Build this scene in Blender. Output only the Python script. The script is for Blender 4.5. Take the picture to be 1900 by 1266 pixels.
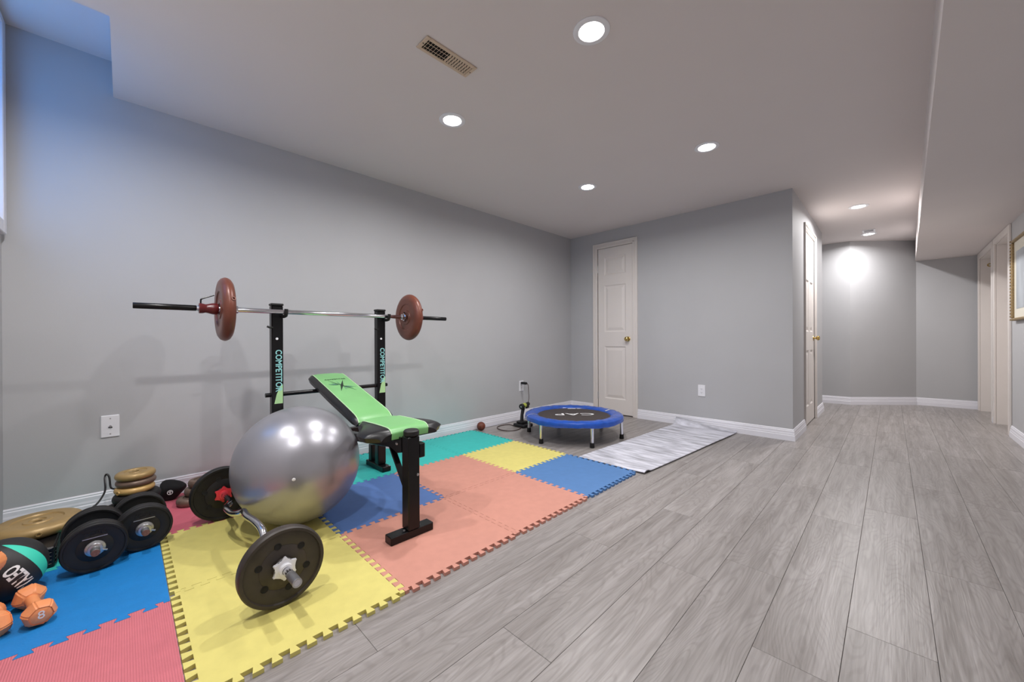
import bpy, bmesh, math, random
from mathutils import Vector, Matrix
random.seed(7)
scene = bpy.context.scene
for o in list(bpy.data.objects): bpy.data.objects.remove(o)
COL = scene.collection
PI = math.pi

# ---------------------------------------------------------------- camera
cam_data = bpy.data.cameras.new('camera'); cam = bpy.data.objects.new('camera', cam_data)
COL.objects.link(cam); scene.camera = cam
cam_data.sensor_width = 36.0; cam_data.lens = 36.0*712.12/1900.0
cam_data.clip_start = 0.02; cam_data.clip_end = 200
CR = Vector((0.71118, 0.70300, -0.0044)).normalized()
CF = Vector((-0.7030, 0.7112, -0.0019)).normalized()
CU = CR.cross(CF).normalized()
cam.matrix_world = Matrix(((CR.x, CU.x, -CF.x, 0), (CR.y, CU.y, -CF.y, 0), (CR.z, CU.z, -CF.z, 0.92), (0, 0, 0, 1)))

# ---------------------------------------------------------------- world, exposure
world = bpy.data.worlds.new('world'); scene.world = world; world.use_nodes = True
wb = world.node_tree.nodes['Background']
wb.inputs[0].default_value = (0.13, 0.42, 1.0, 1); wb.inputs[1].default_value = 3.3
scene.view_settings.view_transform = 'Standard'; scene.view_settings.look = 'None'
scene.view_settings.exposure = 0.0; scene.view_settings.gamma = 1.0
scene.view_settings.use_curve_mapping = False
LAMP_W = 12.6          # each recessed lamp

# ---------------------------------------------------------------- materials
def srgb(r, g, b):
    f = lambda c: (c/12.92 if c <= .04045 else ((c+.055)/1.055)**2.4)
    return (f(r/255), f(g/255), f(b/255), 1)
MATS = {}
def mat(name, col, rough=.5, metal=0., noise=0., nscale=30., bump=0., bscale=200., spec=.5, coat=0., emit=None, estr=0., stretch=(1,1,1)):
    if name in MATS: return MATS[name]
    m = bpy.data.materials.new(name); m.use_nodes = True; nt = m.node_tree
    b = nt.nodes['Principled BSDF']
    b.inputs['Base Color'].default_value = col; b.inputs['Roughness'].default_value = rough
    b.inputs['Metallic'].default_value = metal; b.inputs['Specular IOR Level'].default_value = spec
    b.inputs['Coat Weight'].default_value = coat
    if emit: b.inputs['Emission Color'].default_value = emit; b.inputs['Emission Strength'].default_value = estr
    tc = nt.nodes.new('ShaderNodeTexCoord'); mp = nt.nodes.new('ShaderNodeMapping')
    mp.inputs['Scale'].default_value = stretch
    nt.links.new(tc.outputs['Object'], mp.inputs['Vector'])
    if noise > 0:
        n = nt.nodes.new('ShaderNodeTexNoise'); n.inputs['Scale'].default_value = nscale; n.inputs['Detail'].default_value = 4
        nt.links.new(mp.outputs[0], n.inputs['Vector'])
        r = nt.nodes.new('ShaderNodeValToRGB')
        r.color_ramp.elements[0].position = .3; r.color_ramp.elements[1].position = .7
        r.color_ramp.elements[0].color = tuple(c*(1-noise) for c in col[:3])+(1,)
        r.color_ramp.elements[1].color = tuple(min(1, c*(1+noise)) for c in col[:3])+(1,)
        nt.links.new(n.outputs['Fac'], r.inputs[0]); nt.links.new(r.outputs[0], b.inputs['Base Color'])
    if bump > 0:
        n2 = nt.nodes.new('ShaderNodeTexNoise'); n2.inputs['Scale'].default_value = bscale; n2.inputs['Detail'].default_value = 3
        nt.links.new(mp.outputs[0], n2.inputs['Vector'])
        bp = nt.nodes.new('ShaderNodeBump'); bp.inputs['Strength'].default_value = bump; bp.inputs['Distance'].default_value = .002
        nt.links.new(n2.outputs['Fac'], bp.inputs['Height']); nt.links.new(bp.outputs[0], b.inputs['Normal'])
    MATS[name] = m; return m

M_wall = mat('wall_paint', srgb(184, 184, 186), .65, noise=.015, nscale=3, bump=.08, bscale=180)
M_ceil = mat('ceiling_paint', srgb(222, 214, 212), .8, noise=.01, nscale=2, bump=.08, bscale=150)
M_trim = mat('trim_paint', srgb(232, 231, 238), .35, noise=.01, nscale=6)
M_door = mat('door_paint', srgb(226, 219, 214), .4, noise=.012, nscale=5)
M_black = mat('black_enamel', srgb(11, 9, 11), .3, noise=.2, nscale=8, spec=.35)
M_rubber = mat('black_rubber', srgb(19, 17, 18), .55, noise=.25, nscale=25, bump=.15, bscale=120)
M_worn = mat('worn_dark_vinyl', srgb(56, 49, 44), .5, noise=.3, nscale=14, bump=.15, bscale=90)
M_vinylblk = mat('black_vinyl', srgb(20, 19, 22), .36, noise=.1, nscale=20, bump=.05, bscale=300)
M_green = mat('green_vinyl', srgb(122, 184, 115), .38, noise=.05, nscale=9, bump=.05, bscale=300)
M_piping = mat('pale_green_piping', srgb(190, 226, 178), .4, noise=.05)
M_chrome = mat('chrome', srgb(215, 215, 220), .14, 1., noise=.03, nscale=12)
M_steel = mat('dull_steel', srgb(190, 190, 192), .35, .9, noise=.08, nscale=40)
M_rust = mat('rusty_steel_end', srgb(132, 92, 80), .6, .3, noise=.25, nscale=150)
M_brown = mat('brown_vinyl', srgb(112, 62, 47), .36, .1, noise=.12, nscale=12, bump=.06, bscale=90)
M_redbr = mat('oxblood_plastic', srgb(98, 30, 30), .3, noise=.1, nscale=30)
M_gold = mat('gold_vinyl', srgb(168, 140, 92), .38, .25, noise=.1, nscale=18, bump=.08, bscale=80)
M_goldpale = mat('pale_gold_vinyl', srgb(196, 160, 100), .36, .2, noise=.1, nscale=18, bump=.08, bscale=80)
M_bronze = mat('bronze_vinyl', srgb(116, 96, 84), .4, .2, noise=.15, nscale=25, bump=.1, bscale=70)
M_brass = mat('brass', srgb(206, 178, 112), .18, 1., noise=.03)
M_white = mat('white_plastic', srgb(236, 236, 240), .3, noise=.01)
M_dark = mat('dark_gap', srgb(16, 15, 15), .8, noise=.1)
M_red = mat('red_plastic', srgb(226, 62, 74), .35, noise=.05)
M_orange = mat('orange_vinyl', srgb(238, 152, 98), .42, noise=.05, nscale=14, bump=.1, bscale=150)
M_vent = mat('beige_vent_enamel', srgb(206, 184, 160), .45, noise=.03)
M_lamp = mat('lamp_lens', (1, 1, 1, 1), .5, noise=.001, emit=(1, .97, .95, 1), estr=30.0)
M_bluevinyl = mat('blue_vinyl', srgb(34, 80, 172), .25, noise=.15, nscale=14, bump=1.0, bscale=26)
M_net = mat('trampoline_mat', srgb(62, 54, 52), .7, noise=.12, nscale=60, bump=.2, bscale=500)
M_wtext = mat('white_print', srgb(238, 238, 238), .5, noise=.01)
M_teal = mat('teal_print', srgb(150, 214, 214), .5, noise=.03)
M_label = mat('pale_green_label', srgb(178, 222, 160), .5, noise=.03)
M_ink = mat('black_ink', srgb(18, 40, 24), .5, noise=.05)
M_inkgrey = mat('grey_ink', srgb(92, 140, 120), .5, noise=.05)
M_cord = mat('brown_cord', srgb(64, 44, 40), .5, noise=.05)
M_olive = mat('yellow_green_plastic', srgb(170, 178, 70), .4, noise=.05)
M_bball = mat('dark_orange_rubber', srgb(116, 58, 40), .5, noise=.15, nscale=30, bump=.4, bscale=260)
M_sub = mat('subfloor', srgb(38, 33, 30), .8, noise=.2)
M_canvas = mat('picture_print', srgb(176, 182, 188), .5, noise=.18, nscale=9, stretch=(1, 1, .3))
M_cream = mat('cream_mount', srgb(226, 222, 208), .6, noise=.02)
M_pframe = mat('gilt_frame', srgb(150, 128, 92), .5, .35, noise=.3, nscale=120, bump=.6, bscale=160)
M_cloth = mat('black_cloth', srgb(20, 19, 21), .85, noise=.2, nscale=60, bump=.4, bscale=90)

def foam(name, col, kind='flat'):
    m = mat(name, col, .62, noise=.04, nscale=22, bump=.12, bscale=420)
    if kind == 'rib' or kind == 'fuzz':
        nt = m.node_tree; b = nt.nodes['Principled BSDF']
        tc = nt.nodes.new('ShaderNodeTexCoord'); bp = nt.nodes.new('ShaderNodeBump'); bp.inputs['Distance'].default_value = .002
        if kind == 'rib':
            w = nt.nodes.new('ShaderNodeTexWave'); w.inputs['Scale'].default_value = 55; w.bands_direction = 'Y'
            w.inputs['Distortion'].default_value = .3; bp.inputs['Strength'].default_value = .7
            nt.links.new(tc.outputs['Object'], w.inputs['Vector']); nt.links.new(w.outputs['Fac'], bp.inputs['Height'])
        else:
            w = nt.nodes.new('ShaderNodeTexNoise'); w.inputs['Scale'].default_value = 60; w.inputs['Distortion'].default_value = 1.5
            w.inputs['Detail'].default_value = 6; bp.inputs['Strength'].default_value = .8
            nt.links.new(tc.outputs['Object'], w.inputs['Vector']); nt.links.new(w.outputs['Fac'], bp.inputs['Height'])
        nt.links.new(bp.outputs[0], b.inputs['Normal'])
    return m
F_yellow = foam('yellow_foam', srgb(216, 204, 118)); F_salmon = foam('salmon_foam', srgb(202, 141, 124))
F_blue = foam('blue_foam', srgb(80, 124, 178)); F_green = foam('green_foam', srgb(52, 186, 178))
F_blue2 = foam('slate_blue_foam', srgb(84, 118, 178))
F_pink = foam('pink_ribbed_foam', srgb(210, 116, 126), 'rib'); F_pink2 = foam('pink_foam', srgb(206, 100, 116))
F_sky = foam('bright_blue_textured_foam', srgb(16, 124, 196), 'fuzz')

def wood_mat():
    m = bpy.data.materials.new('grey_oak_laminate'); m.use_nodes = True; nt = m.node_tree; L = nt.links.new
    b = nt.nodes['Principled BSDF']; N = nt.nodes.new
    geo = N('ShaderNodeNewGeometry'); info = N('ShaderNodeObjectInfo')
    off = N('ShaderNodeVectorMath'); off.operation = 'SCALE'; off.inputs[0].default_value = (37.0, 53.0, 11.0)
    L(info.outputs['Random'], off.inputs['Scale'])
    add = N('ShaderNodeVectorMath'); add.operation = 'ADD'; L(geo.outputs['Position'], add.inputs[0]); L(off.outputs[0], add.inputs[1])
    def mapping(s):
        mp = N('ShaderNodeMapping'); mp.inputs['Scale'].default_value = s; L(add.outputs[0], mp.inputs['Vector']); return mp.outputs[0]
    n1 = N('ShaderNodeTexNoise'); n1.inputs['Scale'].default_value = 1; n1.inputs['Detail'].default_value = 6; n1.inputs['Roughness'].default_value = .62
    n1.inputs['Distortion'].default_value = .6; L(mapping((22, 1.5, 1)), n1.inputs['Vector'])
    n2 = N('ShaderNodeTexNoise'); n2.inputs['Scale'].default_value = 1; n2.inputs['Detail'].default_value = 5; L(mapping((120, 5, 1)), n2.inputs['Vector'])
    # cathedral figure: bands of a slow field
    n3 = N('ShaderNodeTexNoise'); n3.inputs['Scale'].default_value = 1; n3.inputs['Detail'].default_value = 2; L(mapping((6.5, 1.0, 1)), n3.inputs['Vector'])
    mul = N('ShaderNodeMath'); mul.operation = 'MULTIPLY'; mul.inputs[1].default_value = 210; L(n3.outputs['Fac'], mul.inputs[0])
    sn = N('ShaderNodeMath'); sn.operation = 'SINE'; L(mul.outputs[0], sn.inputs[0])
    s2 = N('ShaderNodeMath'); s2.operation = 'MULTIPLY_ADD'; s2.inputs[1].default_value = .5; s2.inputs[2].default_value = .5; L(sn.outputs[0], s2.inputs[0])
    r1 = N('ShaderNodeValToRGB'); e = r1.color_ramp.elements
    e[0].position = .25; e[0].color = srgb(131, 124, 120); e[1].position = .75; e[1].color = srgb(174, 168, 166)
    mid = r1.color_ramp.elements.new(.5); mid.color = srgb(154, 148, 145)
    L(n1.outputs['Fac'], r1.inputs[0])
    r2 = N('ShaderNodeValToRGB'); e = r2.color_ramp.elements; e[0].position = .0; e[0].color = (.78, .77, .76, 1); e[1].position = .45; e[1].color = (1, 1, 1, 1)
    L(s2.outputs[0], r2.inputs[0])
    mx = N('ShaderNodeMix'); mx.data_type = 'RGBA'; mx.blend_type = 'MULTIPLY'; mx.inputs['Factor'].default_value = .55
    L(r1.outputs[0], mx.inputs['A']); L(r2.outputs[0], mx.inputs['B'])
    r3 = N('ShaderNodeValToRGB'); e = r3.color_ramp.elements; e[0].position = .35; e[0].color = (.74, .73, .72, 1); e[1].position = .6; e[1].color = (1.0, 1.0, 1.0, 1)
    L(n2.outputs['Fac'], r3.inputs[0])
    mx2 = N('ShaderNodeMix'); mx2.data_type = 'RGBA'; mx2.blend_type = 'MULTIPLY'; mx2.inputs['Factor'].default_value = .6
    L(mx.outputs['Result'], mx2.inputs['A']); L(r3.outputs[0], mx2.inputs['B'])
    hv = N('ShaderNodeHueSaturation'); vr = N('ShaderNodeMapRange'); vr.inputs['To Min'].default_value = .94; vr.inputs['To Max'].default_value = 1.05
    L(info.outputs['Random'], vr.inputs['Value']); L(vr.outputs[0], hv.inputs['Value']); L(mx2.outputs['Result'], hv.inputs['Color'])
    L(hv.outputs[0], b.inputs['Base Color'])
    b.inputs['Roughness'].default_value = .36; b.inputs['Specular IOR Level'].default_value = .45
    bp = N('ShaderNodeBump'); bp.inputs['Strength'].default_value = .4; bp.inputs['Distance'].default_value = .0015
    L(n2.outputs['Fac'], bp.inputs['Height']); L(bp.outputs[0], b.inputs['Normal'])
    return m
M_wood = wood_mat()

def ball_mat():
    m = bpy.data.materials.new('silver_ball_vinyl'); m.use_nodes = True; nt = m.node_tree; b = nt.nodes['Principled BSDF']
    b.inputs['Metallic'].default_value = .60; b.inputs['Roughness'].default_value = .32
    tc = nt.nodes.new('ShaderNodeTexCoord'); n = nt.nodes.new('ShaderNodeTexNoise'); n.inputs['Scale'].default_value = 5; n.inputs['Detail'].default_value = 3
    r = nt.nodes.new('ShaderNodeValToRGB'); r.color_ramp.elements[0].color = srgb(158, 157, 163); r.color_ramp.elements[1].color = srgb(172, 171, 178)
    nt.links.new(tc.outputs['Object'], n.inputs['Vector']); nt.links.new(n.outputs['Fac'], r.inputs[0]); nt.links.new(r.outputs[0], b.inputs['Base Color'])
    return m
M_ball = ball_mat()

def yoga_mat_material():
    m = bpy.data.materials.new('marbled_grey_rubber'); m.use_nodes = True; nt = m.node_tree; b = nt.nodes['Principled BSDF']
    tc = nt.nodes.new('ShaderNodeTexCoord'); mp = nt.nodes.new('ShaderNodeMapping'); mp.inputs['Scale'].default_value = (3.2, 17, 1); mp.inputs['Rotation'].default_value = (0, 0, .5)
    n = nt.nodes.new('ShaderNodeTexNoise'); n.inputs['Scale'].default_value = 1.2; n.inputs['Detail'].default_value = 7; n.inputs['Roughness'].default_value = .6; n.inputs['Distortion'].default_value = .5
    r = nt.nodes.new('ShaderNodeValToRGB'); e = r.color_ramp.elements
    e[0].position = .36; e[0].color = srgb(160, 160, 168); e[1].position = .6; e[1].color = srgb(222, 222, 232)
    nt.links.new(tc.outputs['Object'], mp.inputs['Vector']); nt.links.new(mp.outputs[0], n.inputs['Vector'])
    nt.links.new(n.outputs['Fac'], r.inputs[0]); nt.links.new(r.outputs[0], b.inputs['Base Color']); b.inputs['Roughness'].default_value = .55
    return m
M_yoga = yoga_mat_material()

def medicine_mat():
    m = bpy.data.materials.new('black_teal_ball_rubber'); m.use_nodes = True; nt = m.node_tree; b = nt.nodes['Principled BSDF']
    tc = nt.nodes.new('ShaderNodeTexCoord'); nv = nt.nodes.new('ShaderNodeVectorMath'); nv.operation = 'NORMALIZE'
    nt.links.new(tc.outputs['Object'], nv.inputs[0])
    def side(ax, lim, op):
        d = nt.nodes.new('ShaderNodeVectorMath'); d.operation = 'DOT_PRODUCT'; d.inputs[1].default_value = ax
        nt.links.new(nv.outputs[0], d.inputs[0])
        c = nt.nodes.new('ShaderNodeMath'); c.operation = op; c.inputs[1].default_value = lim
        nt.links.new(d.outputs['Value'], c.inputs[0]); return c.outputs[0]
    a = side((.507, -.727, -.462), -.302, 'LESS_THAN'); c = side((.887, -.305, -.347), -.072, 'GREATER_THAN')
    ml = nt.nodes.new('ShaderNodeMath'); ml.operation = 'MULTIPLY'; nt.links.new(a, ml.inputs[0]); nt.links.new(c, ml.inputs[1])
    mx = nt.nodes.new('ShaderNodeMix'); mx.data_type = 'RGBA'; mx.inputs['A'].default_value = srgb(34, 34, 36); mx.inputs['B'].default_value = srgb(58, 208, 180)
    nt.links.new(ml.outputs[0], mx.inputs['Factor']); nt.links.new(mx.outputs['Result'], b.inputs['Base Color']); b.inputs['Roughness'].default_value = .55
    n = nt.nodes.new('ShaderNodeTexNoise'); n.inputs['Scale'].default_value = 350; bp = nt.nodes.new('ShaderNodeBump'); bp.inputs['Strength'].default_value = .2; bp.inputs['Distance'].default_value = .001
    nt.links.new(tc.outputs['Object'], n.inputs['Vector']); nt.links.new(n.outputs['Fac'], bp.inputs['Height']); nt.links.new(bp.outputs[0], b.inputs['Normal'])
    return m
M_med = medicine_mat()

def glass_mat():
    m = bpy.data.materials.new('window_glass'); m.use_nodes = True; nt = m.node_tree
    for n in list(nt.nodes):
        if n.type != 'OUTPUT_MATERIAL': nt.nodes.remove(n)
    out = nt.nodes['Material Output']; t = nt.nodes.new('ShaderNodeBsdfTransparent'); t.inputs[0].default_value = (.9, .94, .96, 1)
    g = nt.nodes.new('ShaderNodeBsdfGlossy'); g.inputs['Roughness'].default_value = .02; mx = nt.nodes.new('ShaderNodeMixShader'); mx.inputs[0].default_value = .06
    nt.links.new(t.outputs[0], mx.inputs[1]); nt.links.new(g.outputs[0], mx.inputs[2]); nt.links.new(mx.outputs[0], out.inputs[0])
    return m
M_glass = glass_mat()

# ---------------------------------------------------------------- mesh helpers
def link(name, bm, m, parent=None, smooth=False, loc=(0, 0, 0), rot=(0, 0, 0)):
    bmesh.ops.recalc_face_normals(bm, faces=bm.faces[:])
    me = bpy.data.meshes.new(name); bm.to_mesh(me); bm.free()
    if smooth:
        me.polygons.foreach_set('use_smooth', [True]*len(me.polygons))
        try: me.set_sharp_from_angle(angle=math.radians(38))
        except Exception: pass
    if m: me.materials.append(m)
    o = bpy.data.objects.new(name, me); COL.objects.link(o); o.location = loc; o.rotation_euler = rot
    if parent: o.parent = parent
    return o
def tag(o, label, cat, group=None, kind=None):
    o['label'] = label; o['category'] = cat
    if group: o['group'] = group
    if kind: o['kind'] = kind
    return o
def struct(o, label, cat):
    o['kind'] = 'structure'; o['label'] = label; o['category'] = cat; return o
def empty(name, loc, rz=0):
    o = bpy.data.objects.new(name, None); COL.objects.link(o); o.location = loc; o.rotation_euler = (0, 0, rz); o.empty_display_size = .05
    return o
def copy_tree(o, parent=None):
    c = o.copy(); COL.objects.link(c); c.parent = parent
    for ch in o.children: copy_tree(ch, c)
    return c
def box(bm, x0, x1, y0, y1, z0, z1, bev=0, M=None, seg=1):
    vs = [bm.verts.new(v) for v in ((x0,y0,z0),(x1,y0,z0),(x1,y1,z0),(x0,y1,z0),(x0,y0,z1),(x1,y0,z1),(x1,y1,z1),(x0,y1,z1))]
    fs = [bm.faces.new([vs[i] for i in f]) for f in ((0,3,2,1),(4,5,6,7),(0,1,5,4),(1,2,6,5),(2,3,7,6),(3,0,4,7))]
    out = vs
    if bev > 0:
        es = list({e for f in fs for e in f.edges})
        r = bmesh.ops.bevel(bm, geom=es, offset=bev, segments=seg, affect='EDGES', profile=.5)
        out = list({v for f in r['faces'] for v in f.verts} | {v for v in vs if v.is_valid})
    if M is not None: bmesh.ops.transform(bm, matrix=M, verts=[v for v in out if v.is_valid])
    return out
def axis_matrix(origin, axis):
    a = Vector(axis).normalized(); q = Vector((0, 0, 1)).rotation_difference(a)
    return Matrix.Translation(Vector(origin)) @ q.to_matrix().to_4x4()
def lathe(bm, prof, seg=32, M=None, close=True):
    rings = []
    for r, h in prof:
        if r < 1e-6: rings.append([bm.verts.new((0, 0, h))])
        else: rings.append([bm.verts.new((r*math.cos(2*PI*i/seg), r*math.sin(2*PI*i/seg), h)) for i in range(seg)])
    for a, b in zip(rings[:-1], rings[1:]):
        for i in range(seg):
            j = (i+1) % seg
            if len(a) == 1 and len(b) == 1: continue
            if len(a) == 1: bm.faces.new((a[0], b[j], b[i]))
            elif len(b) == 1: bm.faces.new((a[i], a[j], b[0]))
            else: bm.faces.new((a[i], a[j], b[j], b[i]))
    if M is not None: bmesh.ops.transform(bm, matrix=M, verts=[v for r in rings for v in r])
def ring_lathe(bm, prof, seg=48, M=None):   # closed profile (torus-like)
    lathe(bm, list(prof)+[prof[0]], seg, None)
    bmesh.ops.remove_doubles(bm, verts=bm.verts[:], dist=1e-6)
    if M is not None: bmesh.ops.transform(bm, matrix=M, verts=bm.verts[:])
def tube(bm, pts, r, seg=10, caps=True):
    pts = [Vector(p) for p in pts]; n = len(pts); rings = []
    up = None
    for i, p in enumerate(pts):
        if i == 0: t = pts[1]-p
        elif i == n-1: t = p-pts[i-1]
        else: t = (pts[i+1]-p).normalized()+(p-pts[i-1]).normalized()
        t.normalize()
        if up is None:
            up = t.orthogonal().normalized()
        else:
            up = (up - t*up.dot(t)).normalized()
        s = t.cross(up); rr = r[i] if isinstance(r, (list, tuple)) else r
        rings.append([bm.verts.new(p+rr*(math.cos(2*PI*k/seg)*up+math.sin(2*PI*k/seg)*s)) for k in range(seg)])
    for a, b in zip(rings[:-1], rings[1:]):
        for k in range(seg): bm.faces.new((a[k], a[(k+1) % seg], b[(k+1) % seg], b[k]))
    if caps: bm.faces.new(rings[0][::-1]); bm.faces.new(rings[-1])
def smooth_path(pts, sub=4):
    P = [Vector(p) for p in pts]; out = []
    for i in range(len(P)-1):
        p0 = P[max(i-1, 0)]; p1 = P[i]; p2 = P[i+1]; p3 = P[min(i+2, len(P)-1)]
        for k in range(sub):
            t = k/sub
            out.append(.5*((2*p1)+(p2-p0)*t+(2*p0-5*p1+4*p2-p3)*t*t+(3*p1-p0-3*p2+p3)*t**3))
    out.append(P[-1]); return out
def prism(bm, poly, h0, h1, M=None, bev=0):
    n = len(poly)
    a = [bm.verts.new((x, y, h0)) for x, y in poly]; b = [bm.verts.new((x, y, h1)) for x, y in poly]
    bm.faces.new(a[::-1]); bm.faces.new(b)
    for i in range(n): bm.faces.new((a[i], a[(i+1) % n], b[(i+1) % n], b[i]))
    if M is not None: bmesh.ops.transform(bm, matrix=M, verts=a+b)
def frame_matrix(o, ux, uy):
    x = Vector(ux).normalized(); y = Vector(uy); y = (y-x*y.dot(x)).normalized(); z = x.cross(y)
    return Matrix(((x.x, y.x, z.x, o[0]), (x.y, y.y, z.y, o[1]), (x.z, y.z, z.z, o[2]), (0, 0, 0, 1)))
def text_bm(body, size, depth=.0006, align='CENTER', sx=1.0, bold=0):
    cu = bpy.data.curves.new('txt', 'FONT'); cu.body = body; cu.size = size; cu.extrude = depth; cu.align_x = align; cu.align_y = 'CENTER'; cu.resolution_u = 3; cu.offset = bold
    ob = bpy.data.objects.new('txt', cu); COL.objects.link(ob)
    dg = bpy.context.evaluated_depsgraph_get(); me = bpy.data.meshes.new_from_object(ob.evaluated_get(dg))
    bm = bmesh.new(); bm.from_mesh(me); bpy.data.objects.remove(ob); bpy.data.curves.remove(cu); bpy.data.meshes.remove(me)
    if sx != 1.0: bmesh.ops.scale(bm, vec=(sx, 1, 1), verts=bm.verts[:])
    return bm

# ---------------------------------------------------------------- room dimensions
H = 2.28; XL = -3.07; YB = 4.24; XC = -.6325; XR = .80; YN = -.415; ZB = 1.991; HR = 2.475
BH = .105

# floor -------------------------------------------------------------
bm = bmesh.new(); box(bm, -3.2, 1.1, -.6, 7.95, -.06, -.008)
floor = struct(link('floor', bm, M_sub), 'grey oak laminate plank floor running through the basement', 'floor')
PW = .196; PL = 1.21; rows = range(-15, 6)
phase = {-4: .852, -5: .30, -3: .35, -2: 1.77, -1: 1.32, 0: 1.62, 1: 2.24, 2: .9}
plank_cache = {}
def plank(x0, y0, y1):
    key = round(y1-y0, 3)
    if key not in plank_cache:
        b = bmesh.new(); g = .0005
        box(b, g, PW-g, g, y1-y0-g, -.008, 0, bev=.0007)
        bmesh.ops.recalc_face_normals(b, faces=b.faces[:])
        me = bpy.data.meshes.new('plank'); b.to_mesh(me); b.free(); me.materials.append(M_wood); plank_cache[key] = me
    o = bpy.data.objects.new('plank', plank_cache[key]); COL.objects.link(o); o.location = (x0, y0, 0); o.parent = floor
for k in rows:
    x0 = -.103+k*PW
    if x0 > .93: continue
    ph = phase.get(k, random.random()*PL)
    y = ph-PL*math.ceil((ph+.42)/PL)
    while y < 7.8:
        a, b = max(y, -.42), min(y+PL, 7.9)
        if b-a > .02: plank(x0, a, b)
        y += PL

# walls -------------------------------------------------------------
def wall(name, label, boxes, m=M_wall):
    b = bmesh.new()
    for bx in boxes: box(b, *bx)
    return struct(link(name, b, m), label, 'wall')
T = .1
wall('wall_left', 'long plain grey wall behind the weight bench', [(XL-T, XL, YN-T, YB+T, 0, 2.6)])
D1 = (-2.655, -2.178, 2.07)       # closet door opening x0,x1,top
wall('wall_back', 'grey wall with the narrow closet door and an outlet', [(XL, D1[0], YB, YB+T, 0, 2.4), (D1[1], XC, YB, YB+T, 0, 2.4), (D1[0], D1[1], YB, YB+T, D1[2], 2.4), (D1[0]-.05, D1[1]+.05, YB+T, YB+T+.04, 0, 2.4)])  # last box: unseen backing behind the closet door, added to block sky light
D2 = (4.93, 5.62, 2.05)
wall('wall_hall', 'short grey hallway wall with the six panel door', [(XC-T, XC, YB+T, D2[0], 0, 2.4), (XC-T, XC, D2[1], 6.30, 0, 2.4), (XC-T, XC, D2[0], D2[1], D2[2], 2.4), (XC-T-.04, XC-T, D2[0]-.05, D2[1]+.05, 0, 2.4)])  # last box: added slab, out of view, stops sky leaking past the door
wall('wall_hall_return', 'grey wall return past the hallway corner', [(-1.55, XC-T, 6.20, 6.30, 0, 2.4)])
wall('wall_alcove', 'grey wall closing the hallway alcove', [(-1.65, -1.55, 6.2, 7.2, 0, 2.4)])
def wall_seg(name, label, p, q, z1=2.4, t=.1):
    p = Vector((p[0], p[1], 0)); q = Vector((q[0], q[1], 0)); d = (q-p).normalized(); n = Vector((-d.y, d.x, 0))
    b = bmesh.new(); prism(b, [(v.x, v.y) for v in (p, q, q+n*t, p+n*t)], 0, z1)
    return struct(link(name, b, M_wall), label, 'wall')
E0, E1, E2, E3 = (-1.55, 7.06), (-.41, 7.125), (.245, 7.725), (.98, 7.75)
wall_seg('wall_end_left', 'narrow grey wall at the far left end of the hall', E0, E1)
wall_seg('wall_end_angled', 'angled grey wall at the end of the hall, brightest under the lamp', E1, E2)
wall_seg('wall_end_right', 'grey wall at the end of the hall under the bulkhead', E2, E3)
O3 = (5.88, 6.58); O4 = (6.74, 7.62); OT = 1.93
wall('wall_right', 'grey right wall with the gilt picture and two doorways', [(XR, XR+.16, YN-T, O3[0], 0, 2.4), (XR, XR+.16, O3[1], O4[0], 0, 2.4), (XR, XR+.16, O4[1], 7.75, 0, 2.4), (XR, XR+.16, O3[0], O3[1], OT, 2.4), (XR, XR+.16, O4[0], O4[1], OT, 2.4), (XR+.16, XR+.2, 5.7, 7.75, 0, 2.4)])
W = (-2.98, -2.40, 1.50, 2.43)   # window opening
wall('wall_near', 'grey wall beside the camera with the high basement window', [(XL, W[0], YN-T, YN, 0, 2.6), (W[1], XR, YN-T, YN, 0, 2.6), (W[0], W[1], YN-T, YN, 0, W[2]), (W[0], W[1], YN-T, YN, W[3], 2.6)])
# ceiling
bm = bmesh.new()
box(bm, XL, XR, -.035, 7.9, H, H+.1); box(bm, -2.317, XR, YN, -.035, H, H+.1); box(bm, -2.317, -2.25, YN, -.035, H+.1, HR)
box(bm, XL, -2.317, -.035, .03, H+.1, HR); box(bm, XL, -2.25, YN, .03, HR, HR+.1)
ceiling = struct(link('ceiling', bm, M_ceil), 'flat off white ceiling with recessed lamps and a raised window recess', 'ceiling')
bm = bmesh.new(); prism(bm, [(.075, YN), (XR, YN), (XR, 7.76), (.238, 7.72)], ZB, H)
link('bulkhead', bm, M_ceil, ceiling)

# baseboards: stepped profile swept along a run -----------------------
BP = [(0, 0), (.019, 0), (.019, .006), (.017, .047), (.014, .052), (.0145, .060), (.0115, .070), (.0105, .088), (.007, .093), (.008, .099), (.004, .105), (0, .105)]
def baseboard(name, label, runs):
    b = bmesh.new()
    for run in runs:
        P = [Vector((x, y, 0)) for x, y in run]; rings = []
        for i, p in enumerate(P):
            dirs = []
            if i > 0: dirs.append((P[i]-P[i-1]).normalized())
            if i < len(P)-1: dirs.append((P[i+1]-P[i]).normalized())
            ns = [Vector((d.y, -d.x, 0)) for d in dirs]     # room lies to the right of travel
            if len(ns) == 2:
                n = (ns[0]+ns[1]); n = n/(n.dot(ns[0]))
            else: n = ns[0]
            rings.append([b.verts.new(p+n*u+Vector((0, 0, v))) for u, v in BP])
        for a, c in zip(rings[:-1], rings[1:]):
            for k in range(len(BP)): b.faces.new((a[k], a[(k+1) % len(BP)], c[(k+1) % len(BP)], c[k]))
        b.faces.new(rings[0]); b.faces.new(rings[-1][::-1])
    return struct(link(name, b, M_trim), label, 'baseboard')
CW = .062     # casing width
baseboard('baseboard_left', 'white moulded baseboard along the long left wall', [[(XL, YN), (XL, YB)]])
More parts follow.
